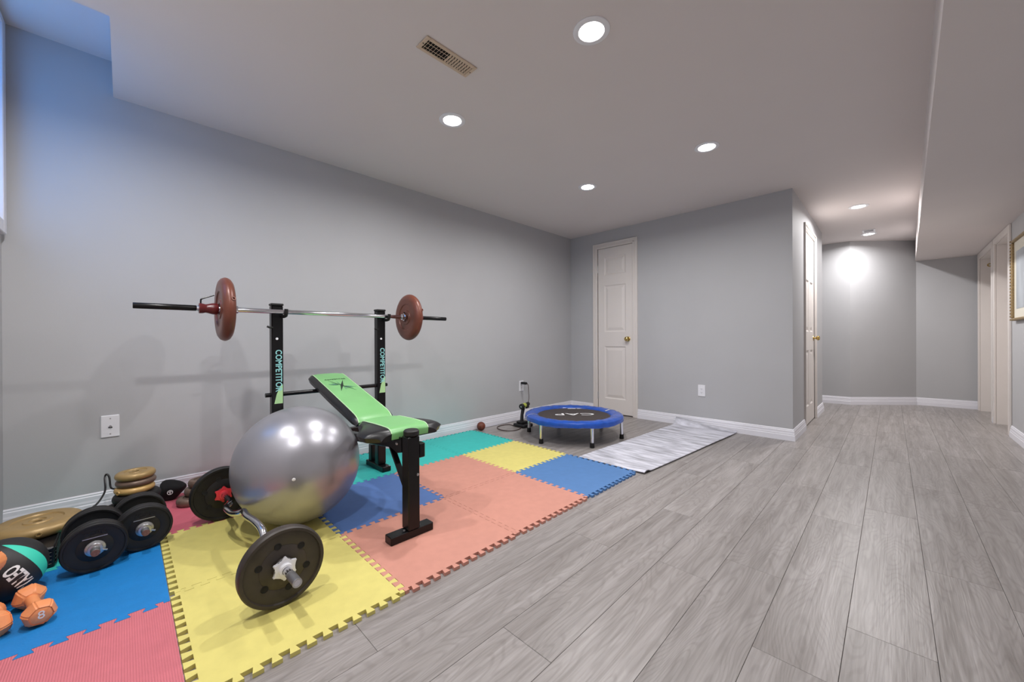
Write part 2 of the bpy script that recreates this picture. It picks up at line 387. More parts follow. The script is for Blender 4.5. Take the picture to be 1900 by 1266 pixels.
baseboard('baseboard_back', 'white moulded baseboard around the closet corner', [[(XL, YB), (D1[0]-CW, YB)], [(D1[1]+CW, YB), (XC, YB), (XC, D2[0]-CW)]])
baseboard('baseboard_hall', 'short white baseboard past the hallway door', [[(XC, D2[1]+CW), (XC, 6.30), (-1.5, 6.30)]])
baseboard('baseboard_end', 'white baseboard along the angled hall end walls', [[E0, E1, E2, (XR, 7.744)]])
baseboard('baseboard_right', 'white moulded baseboard along the right wall below the picture', [[(XR, O3[0]-CW), (XR, YN)], [(XR, O4[0]-CW), (XR, O3[1]+CW)]])

# doors -------------------------------------------------------------
def door(name, label, width, height, panels, M, knob_side, knob_z=.93, hinges=True, knob=True):
    """local: x across the slab 0..width, y depth (front face at y=0, room at -y), z up"""
    e = empty(name, (0, 0, 0)); e.matrix_world = M; struct(e, label, 'door')
    # slab: face with recessed panels
    xs = sorted({0, width} | {v for p in panels for v in (p[0], p[1])}); zs = sorted({.012, height} | {v for p in panels for v in (p[2], p[3])})
    b = bmesh.new()
    for i in range(len(xs)-1):
        for j in range(len(zs)-1):
            cx = (xs[i]+xs[i+1])/2; cz = (zs[j]+zs[j+1])/2
            inside = any(p[0] < cx < p[1] and p[2] < cz < p[3] for p in panels)
            f = [b.verts.new(v) for v in ((xs[i], 0, zs[j]), (xs[i+1], 0, zs[j]), (xs[i+1], 0, zs[j+1]), (xs[i], 0, zs[j+1]))]
            if not inside: b.faces.new(f)
    bmesh.ops.remove_doubles(b, verts=b.verts[:], dist=1e-5)
    for p in panels:      # ogee recess down to the field
        r = [(p[0], p[1], p[2], p[3], 0)]
        for ins, dep in ((.012, .009), (.02, .009)):
            r.append((p[0]+ins, p[1]-ins, p[2]+ins, p[3]-ins, dep))
        vr = [[b.verts.new(v) for v in ((x0, d, z0), (x1, d, z0), (x1, d, z1), (x0, d, z1))] for x0, x1, z0, z1, d in r]
        for a, c in zip(vr[:-1], vr[1:]):
            for k in range(4): b.faces.new((a[k], a[(k+1) % 4], c[(k+1) % 4], c[k]))
        b.faces.new(vr[-1])
    bmesh.ops.remove_doubles(b, verts=b.verts[:], dist=1e-5)
    q = [b.verts.new(v) for v in ((0, .035, .012), (width, .035, .012), (width, .035, height), (0, .035, height))]; b.faces.new(q)
    fr = [b.verts.new(v) for v in ((0, 0, .012), (width, 0, .012), (width, 0, height), (0, 0, height))]
    for k in range(4): b.faces.new((fr[k], fr[(k+1) % 4], q[(k+1) % 4], q[k]))
    slab = link('slab', b, M_door, e)
    for p in panels:      # raised field of each panel
        b = bmesh.new(); i0 = .034; i1 = .05
        a = [b.verts.new(v) for v in ((p[0]+.021, .0089, p[2]+.021), (p[1]-.021, .0089, p[2]+.021), (p[1]-.021, .0089, p[3]-.021), (p[0]+.021, .0089, p[3]-.021))]
        c = [b.verts.new(v) for v in ((p[0]+i1, .002, p[2]+i1), (p[1]-i1, .002, p[2]+i1), (p[1]-i1, .002, p[3]-i1), (p[0]+i1, .002, p[3]-i1))]
        for k in range(4): b.faces.new((a[k], a[(k+1) % 4], c[(k+1) % 4], c[k]))
        b.faces.new(c); link('panel', b, M_door, slab)
    # casing: stepped architrave on three sides
    g = .004; y0 = -.022
    for nm, (x0, x1, z0, z1), vert, s in (('casing', (-CW-g, -g, 0, height+g+CW), 1, -1), ('casing', (width+g, width+g+CW, 0, height+g+CW), 1, 1), ('casing', (-g, width+g, height+g, height+g+CW), 0, 1)):
        b = bmesh.new(); box(b, x0, x1, -.012, .01, z0, z1, bev=.002)
        if vert:
            xo0, xo1 = (x0, x0+.02) if s < 0 else (x1-.02, x1)
            box(b, xo0, xo1, -.021, -.0121, z0, z1, bev=.003)
            xi0, xi1 = (x1-.024, x1-.008) if s < 0 else (x0+.008, x0+.024)
            box(b, xi0, xi1, -.017, -.0121, z0, z1-.04, bev=.002)
        else:
            box(b, x0-CW+.02, x1+CW-.02, -.021, -.0121, z1-.02, z1, bev=.003); box(b, x0-.02, x1+.02, -.017, -.0121, z0+.008, z0+.024, bev=.002)
        link(nm, b, M_door, e)
    if hinges:
        hx = 0 if knob_side == 'r' else width
        for z in (.22, height-.25):
            b = bmesh.new(); lathe(b, [(0, -.045), (.006, -.045), (.006, .045), (0, .045)], 10, Matrix.Translation((hx-.002, -.006, z))); link('hinge', b, M_steel, e, True)
    if knob:
        kx = width-.06 if knob_side == 'r' else .06
        b = bmesh.new(); MM = axis_matrix((kx, 0, knob_z), (0, -1, 0))
        lathe(b, [(0, .0605), (.012, .060), (.022, .054), (.0265, .046), (.0265, .040), (.021, .032), (.012, .027), (.010, .012), (.010, .004)], 24, MM)
        k = link('knob', b, M_brass, e, True)
        b = bmesh.new(); lathe(b, [(0, .007), (.022, .007), (.029, .004), (.030, 0), (0, 0)], 24, MM); link('rosette', b, M_brass, k, True)
    return e
w1 = D1[1]-D1[0]-.008
pz = [(.2, .82), (1.06, 1.66), (1.76, 1.95)]
x0, x1 = .09, w1-.09
door('door_1', 'narrow white three panel closet door with a brass knob', w1, 2.064, [(x0, x1, .19, .84), (x0, x1, 1.02, 1.60), (x0, x1, 1.73, 1.955)], Matrix.Translation((D1[0]+.004, YB+.004, 0)), 'r')
w2 = D2[1]-D2[0]-.008
c0, c1, c2, c3 = .10, w2/2-.05, w2/2+.05, w2-.10
P6 = [(a, b_, z0, z1) for a, b_ in ((c0, c1), (c2, c3)) for z0, z1 in ((.2, .80), (1.0, 1.55), (1.66, 1.92))]
R90 = Matrix.Rotation(PI/2, 4, 'Z')
door('door_2', 'white six panel door in the hallway side wall with a brass knob', w2, 2.044, P6, Matrix.Translation((XC-.004, D2[0]+.004, 0)) @ R90, 'r')
# recessed doors of the right wall (wall faces -X)
for nm, lb, (a, c) in (('door_3', 'white door recessed in the doorway next to the gilt picture', O3), ('door_4', 'white door recessed in the farthest doorway of the right wall', O4)):
    wd = c-a-.03; M = Matrix.Translation((XR+.12, c-.015, 0)) @ Matrix.Rotation(-PI/2, 4, 'Z')
    cc = [(q, r, z0, z1) for q, r in ((.1, wd/2-.05), (wd/2+.05, wd-.1)) for z0, z1 in ((.2, .8), (1.0, 1.45), (1.56, 1.8))]
    e = empty(nm, (0, 0, 0)); e.matrix_world = M; struct(e, lb, 'door')
    b = bmesh.new(); box(b, 0, wd, 0, .035, .012, OT-.03, bev=.001); sl = link('slab', b, M_door, e)
    for q, r, z0, z1 in cc:
        b = bmesh.new(); box(b, q, r, -.006, 0, z0, z1, bev=.004); link('panel', b, M_door, sl)
    b = bmesh.new(); lathe(b, [(0, .0605), (.012, .060), (.022, .054), (.0265, .046), (.0265, .040), (.021, .032), (.012, .027), (.010, .012), (.010, .0)], 20, axis_matrix((wd-.06, 0, .93), (0, -1, 0))); link('knob', b, M_brass, e, True)
    # jamb lining and casing of the doorway
    for x0, x1 in ((-.015, 0), (wd, wd+.015)):
        b = bmesh.new(); box(b, x0, x1, -.12, .04, 0, OT); link('jamb', b, M_door, e)
    b = bmesh.new(); box(b, -.015, wd+.015, -.12, .04, OT-.015, OT-.0005); link('head_jamb', b, M_door, e)
    cw = .055
    for x0, x1 in ((-.015-cw, -.008), (wd+.008, wd+.015+cw)):
        b = bmesh.new(); box(b, x0, x1, -.137, -.1205, 0, ZB-.003, bev=.003); link('casing', b, M_door, e)
    b = bmesh.new(); box(b, -.0075, wd+.0075, -.137, -.1205, OT-.008, ZB-.003, bev=.003); link('casing', b, M_door, e)
    if nm == 'door_4':
        b = bmesh.new(); lathe(b, [(.012, -.003), (.02, -.003), (.022, 0), (.02, .003), (.012, .003)], 20, axis_matrix((.0035, -.045, 1.835), (1, 0, 0))); link('latch_ring', b, M_brass, e, True)

# window --------------------------------------------------------------
win = empty('window_1', ((W[0]+W[1])/2, YN, W[2])); struct(win, 'high white framed basement window at the left edge letting in blue daylight', 'window')
def wp(name, bx, m, bev=.003, parent=None):
    b = bmesh.new(); x0, x1, y0, y1, z0, z1 = bx; box(b, x0, x1, y0, y1, z0, z1, bev=bev)
    bmesh.ops.translate(b, vec=(-win.location.x, -win.location.y, -win.location.z), verts=b.verts[:])
    return link(name, b, m, parent or win)
for bx in ((W[0]-.06, W[0], YN, YN+.02, W[2]-.06, W[3]+.03), (W[1], W[1]+.06, YN, YN+.02, W[2]-.06, W[3]-.16), (W[0], W[1], YN, YN+.02, W[2]-.06, W[2]), (W[0], W[1], YN, YN+.02, W[3], W[3]+.03)): wp('casing', bx, M_trim)
for bx in ((W[0], W[0]+.04, YN-.08, YN-.03, W[2], W[3]), (W[1]-.04, W[1], YN-.08, YN-.03, W[2], W[3]), (W[0]+.04, W[1]-.04, YN-.08, YN-.03, W[2], W[2]+.04), (W[0]+.04, W[1]-.04, YN-.08, YN-.03, W[3]-.04, W[3]), (-2.705, -2.675, YN-.08, YN-.03, W[2]+.04, W[3]-.04)): wp('sash', bx, M_trim)
for x0, x1 in ((W[0]+.04, -2.705), (-2.675, W[1]-.04)): wp('pane', (x0, x1, YN-.058, YN-.052, W[2]+.04, W[3]-.04), M_glass, 0)

# recessed lamps -----------------------------------------------------
def downlight(x, y, label, k=1.0):
    e = empty('recessed_lamp', (x, y, H)); tag(e, label, 'lamp', 'recessed ceiling lamps')
    b = bmesh.new(); ring_lathe(b, [(.052, -.0015), (.056, -.006), (.072, -.0075), (.079, -.004), (.080, -.0005), (.052, -.0005)], 36); link('trim_ring', b, M_white, e, True)
    b = bmesh.new(); lathe(b, [(0, -.0045), (.03, -.0042), (.0515, -.002), (.0515, -.0006), (0, -.0006)], 36); link('lens', b, M_lamp, e, True)
    ld = bpy.data.lights.new('lamp_light', 'AREA'); ld.shape = 'DISK'; ld.size = .08; ld.energy = LAMP_W*k; ld.color = (1, .985, .985); ld.spread = math.radians(167)
    lo = bpy.data.objects.new('lamp_light', ld); COL.objects.link(lo); lo.parent = e; lo.location = (0, 0, -.009)
    return e
downlight(-.936, 1.452, 'large recessed lamp at the top centre of the ceiling')
downlight(-1.923, 1.430, 'recessed lamp just beyond the beige ceiling vent')
downlight(-.925, 2.900, 'recessed lamp right of centre, before the closet corner')
downlight(-1.915, 2.900, 'recessed lamp nearest the closet door')
downlight(-.237, 5.31, 'recessed lamp in the hallway ceiling beyond the corner', 1.7)
downlight(-.205, 6.80, 'farthest recessed lamp beside the hallway vent', 1.25)
downlight(-.93, -.02, 'recessed lamp overhead beside the window wall, right one')
downlight(-1.92, -.02, 'recessed lamp overhead beside the window wall, left one')

# ================================================================ objects
ZM = .013     # top of the foam tiles
def part(e, name, b, m, smooth=False, parent=None):
    """mesh given in world coordinates, made a part of the unrotated thing e"""
    bmesh.ops.translate(b, vec=-e.location, verts=b.verts[:])
    return link(name, b, m, parent or e, smooth)
def bxo(e, name, bx, m, bev=.003, parent=None):
    b = bmesh.new(); box(b, *bx, bev=bev); return part(e, name, b, m, False, parent)

# foam tiles ----------------------------------------------------------
TX, TS, TY = -1.2517, .5874, .7115
AMP = .0125; NT = 12
MG = .0165
def teeth(s0, s1, flat=False, nt=NT):
    if flat: return [(s0, 0), (s1, 0)]
    q = (s1-s0-2*MG)/nt; out = [(s0, 0), (s0+MG, 0), (s0+MG+.001, -AMP)]
    for k in range(nt):
        c = s0+MG+(k+.5)*q
        out += [(c-.17*q, -AMP), (c-.30*q, AMP), (c+.30*q, AMP), (c+.17*q, -AMP)]
    out += [(s1-MG-.001, -AMP), (s1-MG, 0), (s1, 0)]
    return out
def foam_tile(x0, x1, y0, y1, m, label, flat=(0, 0, 0, 0), z1=ZM, nt=NT):
    cx, cy = (x0+x1)/2, (y0+y1)/2
    poly = [(s, y0+o) for s, o in teeth(x0, x1, flat[0], nt)][:-1] + [(x1+o, s) for s, o in teeth(y0, y1, flat[1], nt)][:-1] \
         + [(s, y1+o) for s, o in teeth(x0, x1, flat[2], nt)][::-1][:-1] + [(x0+o, s) for s, o in teeth(y0, y1, flat[3], nt)][::-1][:-1]
    k = 1-.0018/(x1-x0)
    b = bmesh.new(); prism(b, [((x-cx)*k, (y-cy)*k) for x, y in poly], .0005, z1)
    o = link('foam_tile', b, m, None, False, (cx, cy, 0)); tag(o, label, 'mat', 'interlocking foam floor tiles'); return o
def cell(i, j): return TX-(i+1)*TS, TX-i*TS, TY+j*TS, TY+(j+1)*TS
for i, j, m, lb, fl in (
    (0, -1, F_yellow, 'yellow foam tile under the front plate of the curl bar', 0), (1, -1, F_yellow, 'yellow foam tile under the middle of the curl bar and the silver ball', 0),
    (2, -1, F_pink2, 'pink foam tile against the wall behind the yellow tiles', 0),
    (0, 0, F_salmon, 'salmon foam tile under the front foot of the bench', 0), (1, 0, F_blue2, 'slate blue foam tile beneath the bench beside the ball', 0),
    (2, 0, F_green, 'green foam tile under the rack uprights by the wall', 0),
    (0, 1, F_salmon, 'salmon foam tile at the open floor edge next to the blue one', 0), (1, 1, F_salmon, 'salmon foam tile in the centre behind the bench leg', 0),
    (2, 1, F_green, 'green foam tile against the baseboard right of the rack', 0),
    (0, 2, F_blue, 'blue foam tile at the near end of the yoga mat', 0), (1, 2, F_yellow, 'yellow foam tile in front of the trampoline', 0),
    (2, 2, F_green, 'green foam tile nearest the small basketball', 0)):
    foam_tile(*cell(i, j), m, lb)
foam_tile(-1.797, -1.21, YN+.022, .1106, F_pink, 'ribbed pink foam tile at the lower left corner', (1, 1, 1, 0), nt=7)
foam_tile(-2.386, -1.797, YN+.022, .1106, F_sky, 'bright blue textured foam tile under the black dumbbells', (1, 0, 1, 0), nt=7)
foam_tile(-2.975, -2.386, YN+.022, .1106, F_green, 'green foam tile mostly hidden under the black crate', (1, 0, 1, 1), nt=7)

# generic plates --------------------------------------------------------
def vinyl_profile(R, t, hole=.014):
    k = R/.17; h = t/2
    half = [(hole, h*.62), (.03*k, h*.7), (.033*k, h*.86), (.05*k, h*.86), (.054*k, h*.7), (.092*k, h*.74), (.097*k, h*.94), (.128*k, h), (.150*k, h*.9), (.163*k, h*.6), (.1685*k, h*.25)]
    return half+[(R, 0)]+[(r, -z) for r, z in half[::-1]]
def iron_profile(R, t, hole=.014):
    h = t/2
    half = [(hole, h*1.0), (R*.2, h*1.0), (R*.235, h*.6), (R*.53, h*.6), (R*.55, h*.52), (R*.57, h*.6), (R*.88, h*.62), (R*.9, h*.98), (R*.965, h), (R*.99, h*.8)]
    return half+[(R, h*.5), (R, -h*.5)]+[(r, -z) for r, z in half[::-1]]
def plate_bm(prof, M, seg=56):
    b = bmesh.new(); ring_lathe(b, prof, seg); bmesh.ops.transform(b, matrix=M, verts=b.verts[:]); return b

# weight bench ------------------------------------------------------------
BY = .958
bench = empty('weight_bench', (-2.1, BY, ZM)); tag(bench, 'black weight bench with green padded seat, backrest and tall rack uprights', 'bench')
UPS = (.633, 1.277)
for yc in UPS:
    b = bmesh.new(); box(b, -2.605, -2.555, yc-.03, yc+.03, ZM+.037, 1.128, bev=.004); up = part(bench, 'upright', b, M_black)
    bxo(bench, 'upright_cap', (-2.608, -2.552, yc-.033, yc+.033, 1.1281, 1.142), M_rubber, .004, up)
    b = bmesh.new(); yh = yc+.033
    tube(b, [(-2.5545, yh-.012, 1.068), (-2.535, yh-.004, 1.066), (-2.516, yh, 1.070), (-2.506, yh, 1.085), (-2.504, yh, 1.108)], .0105, 10); part(bench, 'bar_hook', b, M_rubber, True, up)
    b = bmesh.new(); tube(b, [(-2.5545, yc-.026, 1.0), (-2.545, yc-.042, 1.0), (-2.545, yc-.055, 1.006)], .006, 8); part(bench, 'pin', b, M_rubber, True, up)
    # lettering and label, read downwards on the face towards the room
    MT = frame_matrix((-2.5545, yc+.004, .748), (0, 0, -1), (0, 1, 0))
    b = text_bm('COMPETITOR', .046, .0004, sx=.86, bold=.0008); bmesh.ops.transform(b, matrix=MT, verts=b.verts[:]); part(bench, 'lettering', b, M_teal, False, up)
    b = bmesh.new(); prism(b, [(-.018, .555-.6), (.026, .555-.6), (.026, .668-.6), (.010, .650-.6), (-.006, .610-.6)], 0, .0005, frame_matrix((-2.5549, yc, .60), (0, 1, 0), (0, 0, 1))); part(bench, 'label', b, M_label, False, up)
    b = bmesh.new(); lathe(b, [(0, .001), (.007, .001), (.007, 0)], 12, axis_matrix((-2.555, yc-.003, .935), (1, 0, 0))); part(bench, 'adjustment_hole', b, M_white, False, up)
    ft = bxo(bench, 'foot', (-2.745, -2.485, yc-.031, yc+.031, ZM, ZM+.036), M_black, .003)
    b = bmesh.new(); box(b, -2.725, -2.685, yc-.02, yc+.02, ZM+.0362, .165, bev=.003); part(bench, 'stub', b, M_black, False, ft)
    for dx in (-.035, .055):
        b = bmesh.new(); lathe(b, [(0, .006), (.006, .004), (.007, 0)], 8, Matrix.Translation((-2.56+dx+.02, yc+.018, ZM+.0362))); part(bench, 'bolt', b, M_steel, True, ft)
b = bmesh.new(); tube(b, [(-2.58, .575, .606), (-2.58, 1.328, .606)], .0125, 12); part(bench, 'backrest_support_bar', b, M_black, True)
bxo(bench, 'rear_crossmember', (-2.598, -2.562, UPS[0]+.0305, UPS[1]-.0305, .30, .34), M_black, .003)
b = bmesh.new(); BM = frame_matrix((-2.56, BY, .325), (1, 0, .106), (0, 1, 0)); box(b, 0, .935, -.022, .022, -.022, .022, bev=.003, M=BM); part(bench, 'main_beam', b, M_black)
LY = .937
leg = bxo(bench, 'front_leg', (-1.622, -1.562, LY-.03, LY+.03, ZM+.037, .478), M_black, .004)
b = bmesh.new(); lathe(b, [(0, .012), (.030, .012), (.036, .006), (.036, -.012), (.030, -.016), (0, -.016)], 24, Matrix.Translation((-1.592, LY+.003, .495-.0005))); part(bench, 'leg_cap', b, M_rubber, True, leg)
bxo(bench, 'front_foot', (-1.622, -1.566, .822, 1.042, ZM, ZM+.0365), M_black, .003)
for y in (LY-.038, LY+.038):
    b = bmesh.new(); lathe(b, [(0, .006), (.006, .004), (.0065, 0)], 8, Matrix.Translation((-1.588, y, ZM+.0366))); part(bench, 'bolt', b, M_steel, True)
b = bmesh.new(); box(b, 0, .235, -.014, .014, -.006, .006, bev=.002, M=frame_matrix((-1.775, LY-.006, .415), (.148, 0, -.182), (0, 1, 0))); part(bench, 'brace', b, M_black)
b = bmesh.new(); prism(b, [(-1.80, .46), (-1.62, .47), (-1.62, .40), (-1.66, .39), (-1.80, .425)], -.003, .003, Matrix(((1, 0, 0, 0), (0, 0, 1, LY-.03), (0, 1, 0, 0), (0, 0, 0, 1)))); gus = part(bench, 'gusset', b, M_black)
bxo(bench, 'side_bracket', (-1.606, -1.566, LY+.0303, LY+.062, .372, .44), M_black, .004)
for x, z in ((-1.66, .435), (-1.70, .447)):
    b = bmesh.new(); lathe(b, [(0, .006), (.006, .005), (.008, 0)], 10, axis_matrix((x, LY-.0331, z), (0, -1, 0))); part(bench, 'bolt', b, M_steel, True, gus)
b = bmesh.new(); lathe(b, [(0, .004), (.006, .003), (.0065, 0)], 10, axis_matrix((-1.5618, LY+.018, .30), (1, 0, 0))); part(bench, 'bolt', b, M_steel, True, leg)
bxo(bench, 'hinge_bracket', (-2.03, -1.95, BY-.055, BY+.055, .425, .447), M_black, .004)

def pad(e, name, L, wfun, th, g, M, m, mg, crown=.012):
    """cushion: s along length 0..L, t across; top surface at local z=0 on the centre line"""
    ns, ntt = 26, 18
    def top(s, v):
        u = 2*s/L-1
        return -crown*abs(v)**2.5-.020*abs(v)**10-.020*abs(u)**14
    b = bmesh.new(); T_, B_ = [], []
    for i in range(ns+1):
        s = L*(.5-.5*math.cos(PI*i/ns)) if True else L*i/ns
        w = wfun(s/L); rt, rb = [], []
        for k in range(ntt+1):
            v = math.sin(PI*(k/ntt-.5)); 
            rt.append(b.verts.new((s, v*w, top(s, v)))); rb.append(b.verts.new((s*.98+.01*L, v*w*.94, -th)))
        T_.append(rt); B_.append(rb)
    for i in range(ns):
        for k in range(ntt):
            b.faces.new((T_[i][k], T_[i+1][k], T_[i+1][k+1], T_[i][k+1])); b.faces.new((B_[i][k], B_[i][k+1], B_[i+1][k+1], B_[i+1][k]))
        for k in (0, ntt): b.faces.new((T_[i][k], T_[i+1][k], B_[i+1][k], B_[i][k]))
    for i in (0, ns):
        for k in range(ntt): b.faces.new((T_[i][k], T_[i][k+1], B_[i][k+1], B_[i][k]))
    bmesh.ops.transform(b, matrix=M, verts=b.verts[:]); cush = part(e, name, b, m, True)
    # coloured centre panel wrapped over the ends
    b = bmesh.new(); rows_ = []; off = .0016; gn = 10
    def P(s, t):
        w = wfun(min(max(s/L, 0), 1)); return (s, t, top(s, max(-1, min(1, t/w)))+off)
    for i in range(ns+1):
        s = L*(.5-.5*math.cos(PI*i/ns)); rows_.append([b.verts.new(P(s, g*(2*k/gn-1))) for k in range(gn+1)])
    for s, sgn in ((0, -1), (L, 1)):
        r1 = [b.verts.new((s+sgn*off, g*(2*k/gn-1), -.026)) for k in range(gn+1)]; r2 = [b.verts.new((s*.98+.01*L+sgn*off, g*(2*k/gn-1), -th*.92)) for k in range(gn+1)]
        if sgn < 0: rows_ = [r2, r1]+rows_
        else: rows_ = rows_+[r1, r2]
    for a, c in zip(rows_[:-1], rows_[1:]):
        for k in range(gn): b.faces.new((a[k], c[k], c[k+1], a[k+1]))
    bmesh.ops.transform(b, matrix=M, verts=b.verts[:]); part(e, 'centre_panel', b, mg, True, cush)
    for sg in (-1, 1):
        b = bmesh.new(); pts = []
        for i in range(ns+1):
            s = L*(.5-.5*math.cos(PI*i/ns)); q = P(s, sg*g); pts.append(Vector(q)+Vector((0, 0, .0005)))
        tube(b, pts, .0026, 6); bmesh.ops.transform(b, matrix=M, verts=b.verts[:]); part(e, 'piping', b, M_piping, True, cush)
    return cush
def lerp_fun(tab):
    def f(u):
        for (a, x), (c, y) in zip(tab[:-1], tab[1:]):
            if u <= c:
                t = (u-a)/(c-a); t = t*t*(3-2*t); return x+(y-x)*t
        return tab[-1][1]
    return f
seatM = frame_matrix((-1.985, .965, .512), (1, 0, 0), (0, 1, 0))
seat = pad(bench, 'seat', .345, lerp_fun([(0, .102), (.25, .14), (.7, .212), (.85, .208), (1, .15)]), .056, .098, seatM, M_vinylblk, M_green)
LB = .772; bx_ = Vector((-.745, 0, .198)).normalized()
backM = frame_matrix((-1.978, .961, .516), (1, 0, 0), (0, 1, 0))
by_ = Vector((0, -1, 0)); backM = frame_matrix((-1.983, .961, .516), bx_, by_)
back = pad(bench, 'backrest', LB, lerp_fun([(0, .108), (.06, .118), (.5, .124), (.93, .122), (1, .094)]), .052, .094, backM, M_vinylblk, M_green, .006)
def on_back(b, s, t, m, nm):     # decal lying on the backrest, x right across, y towards the top
    bmesh.ops.transform(b, matrix=backM @ frame_matrix((s, t, .0018), (0, 1, 0), (-1, 0, 0)), verts=b.verts[:]); return part(bench, nm, b, m, False, back)
FLIP = Matrix.Rotation(PI, 4, 'Z')
b = text_bm('COMPETITOR', .021, .0004); bmesh.ops.transform(b, matrix=Matrix.Translation((0, 0, .0008)) @ FLIP, verts=b.verts[:]); on_back(b, .60, 0, M_ink, 'lettering')
b = bmesh.new()
def spike(b, ang, l0, l1, w):
    c, s_ = math.cos(ang), math.sin(ang); q = [(l0*c, l0*s_), ((l0*.5+l1*.5)*c-w*s_, (l0*.5+l1*.5)*s_+w*c), (l1*c, l1*s_), ((l0*.5+l1*.5)*c+w*s_, (l0*.5+l1*.5)*s_-w*c)]
    prism(b, q, .0004, .0010)
spike(b, math.radians(67), -.10, .10, .0085); spike(b, math.radians(118), -.11, .11, .004)
on_back(b, .485, 0, M_ink, 'star_logo')
for a in (104, 128, 138, 92, 148, -38, -28, -50, -18, -84):
    b = bmesh.new(); spike(b, math.radians(a), .02, .085-.0006*abs(a % 37), .0026); on_back(b, .485, 0, M_inkgrey, 'logo_ray')

# barbell on the rack -------------------------------------------------------
BX, BZ = -2.53, 1.092
bar = empty('barbell', (BX, .92, BZ)); tag(bar, 'long chrome barbell with two brown plates resting across the rack', 'barbell')
Yax = lambda y: axis_matrix((BX, y, BZ), (0, 1, 0))
def rod(e, name, y0, y1, r, m):
    b = bmesh.new(); lathe(b, [(0, 0), (r*.9, 0), (r, .002), (r, y1-y0-.002), (r*.9, y1-y0), (0, y1-y0)], 20, Yax(y0)); return part(e, name, b, m, True)
rod(bar, 'rod', .262, 1.56, .0132, M_chrome); rod(bar, 'bar_end', .03, .2619, .0145, M_black); rod(bar, 'bar_end', 1.5601, 1.807, .0145, M_black)
for yc, sg in ((.380, -1), (1.478, 1)):
    pl = part(bar, 'plate', plate_bm(vinyl_profile(.169, .058), Yax(yc)), M_brown, True)
    b = bmesh.new(); ring_lathe(b, [(.006, -.003), (.010, -.003), (.0115, 0), (.010, .0035), (.006, .0035)], 18); a_ = Vector((.96, 0, .28)).normalized()
    bmesh.ops.transform(b, matrix=axis_matrix(Vector((BX, yc+.012, BZ))+a_*.1655, a_+Vector((0, .2, 0))), verts=b.verts[:]); part(bar, 'filler_plug', b, M_brown, True, pl)
    b = bmesh.new(); lathe(b, [(.0133, 0), (.024, 0), (.026, .004), (.026, .013), (.021, .016), (.021, .027), (.0133, .028)], 20, axis_matrix((BX, yc-sg*.0295, BZ), (0, -sg, 0))); ic = part(bar, 'inner_collar', b, M_chrome, True)
    b = bmesh.new(); tube(b, [(BX, yc-sg*.037, BZ+.024), (BX, yc-sg*.037, BZ+.038)], .004, 8); part(bar, 'set_screw', b, M_black, True, ic)
    b = bmesh.new(); lathe(b, [(.0147, 0), (.027, 0), (.030, .006), (.030, .022), (.024, .042), (.022, .052), (.0255, .062), (.0265, .078), (.0147, .08)], 20, axis_matrix((BX, yc+sg*.0295, BZ), (0, sg, 0))); oc = part(bar, 'outer_collar', b, M_redbr, True)
    b = bmesh.new(); y = yc+sg*.100; tube(b, smooth_path([(BX, y, BZ+.024), (BX, y, BZ+.040), (BX, y-sg*.006, BZ+.050), (BX, y-sg*.055, BZ+.072)], 3), .0036, 8); part(bar, 'hex_key', b, M_black, True, oc)

# silver exercise ball --------------------------------------------------------
b = bmesh.new(); bmesh.ops.create_uvsphere(b, u_segments=72, v_segments=48, radius=.287)
bmesh.ops.transform(b, matrix=Matrix.Diagonal((1, 1, .995, 1)), verts=b.verts[:])
ball = link('exercise_ball', b, M_ball, None, True, (-2.146, .624, ZM+.2865)); tag(ball, 'large glossy silver exercise ball beside the bench', 'ball')
d = Vector((0, 0, .92))-Vector(ball.location); 
vd = Vector((.893, -.329, .031))
b = bmesh.new(); lathe(b, [(0, .003), (.0035, .003), (.0035, .0015), (.006, .0015), (.0075, 0), (0, 0)], 18, axis_matrix(vd.normalized()*.2866, vd)); link('valve_plug', b, M_wtext, ball, True)

# curl bar -----------------------------------------------------------------
curl = empty('curl_bar', (-1.94, .37, ZM)); tag(curl, 'zigzag chrome curl bar with two black plates standing on the yellow tiles', 'barbell')
R_C = .133; zc = ZM+R_C
pts = [(-1.352, .387, zc), (-1.60, .379, zc), (-1.70, .378, zc+.006), (-1.755, .378, zc+.036), (-1.83, .370, zc+.046), (-1.93, .360, zc+.040), (-2.005, .364, zc+.034), (-2.035, .352, zc+.022), (-2.10, .338, zc+.006), (-2.20, .330, zc+.002), (-2.245, .350, zc), (-2.30, .356, zc), (-2.52, .350, zc)]
b = bmesh.new(); tube(b, smooth_path(pts, 5), .0135, 14); part(curl, 'rod', b, M_chrome, True)
axd = Vector((.921, .029, 0)).normalized()
b = bmesh.new(); lathe(b, [(.010, 0), (.0145, 0), (.0148, .002)]+[(.0148-.0006*(k % 2), .004+k*.003) for k in range(20)]+[(.0138, .066)], 18, axis_matrix((-1.3515, .387, zc), -axd)); part(curl, 'threaded_end', b, M_steel, True)
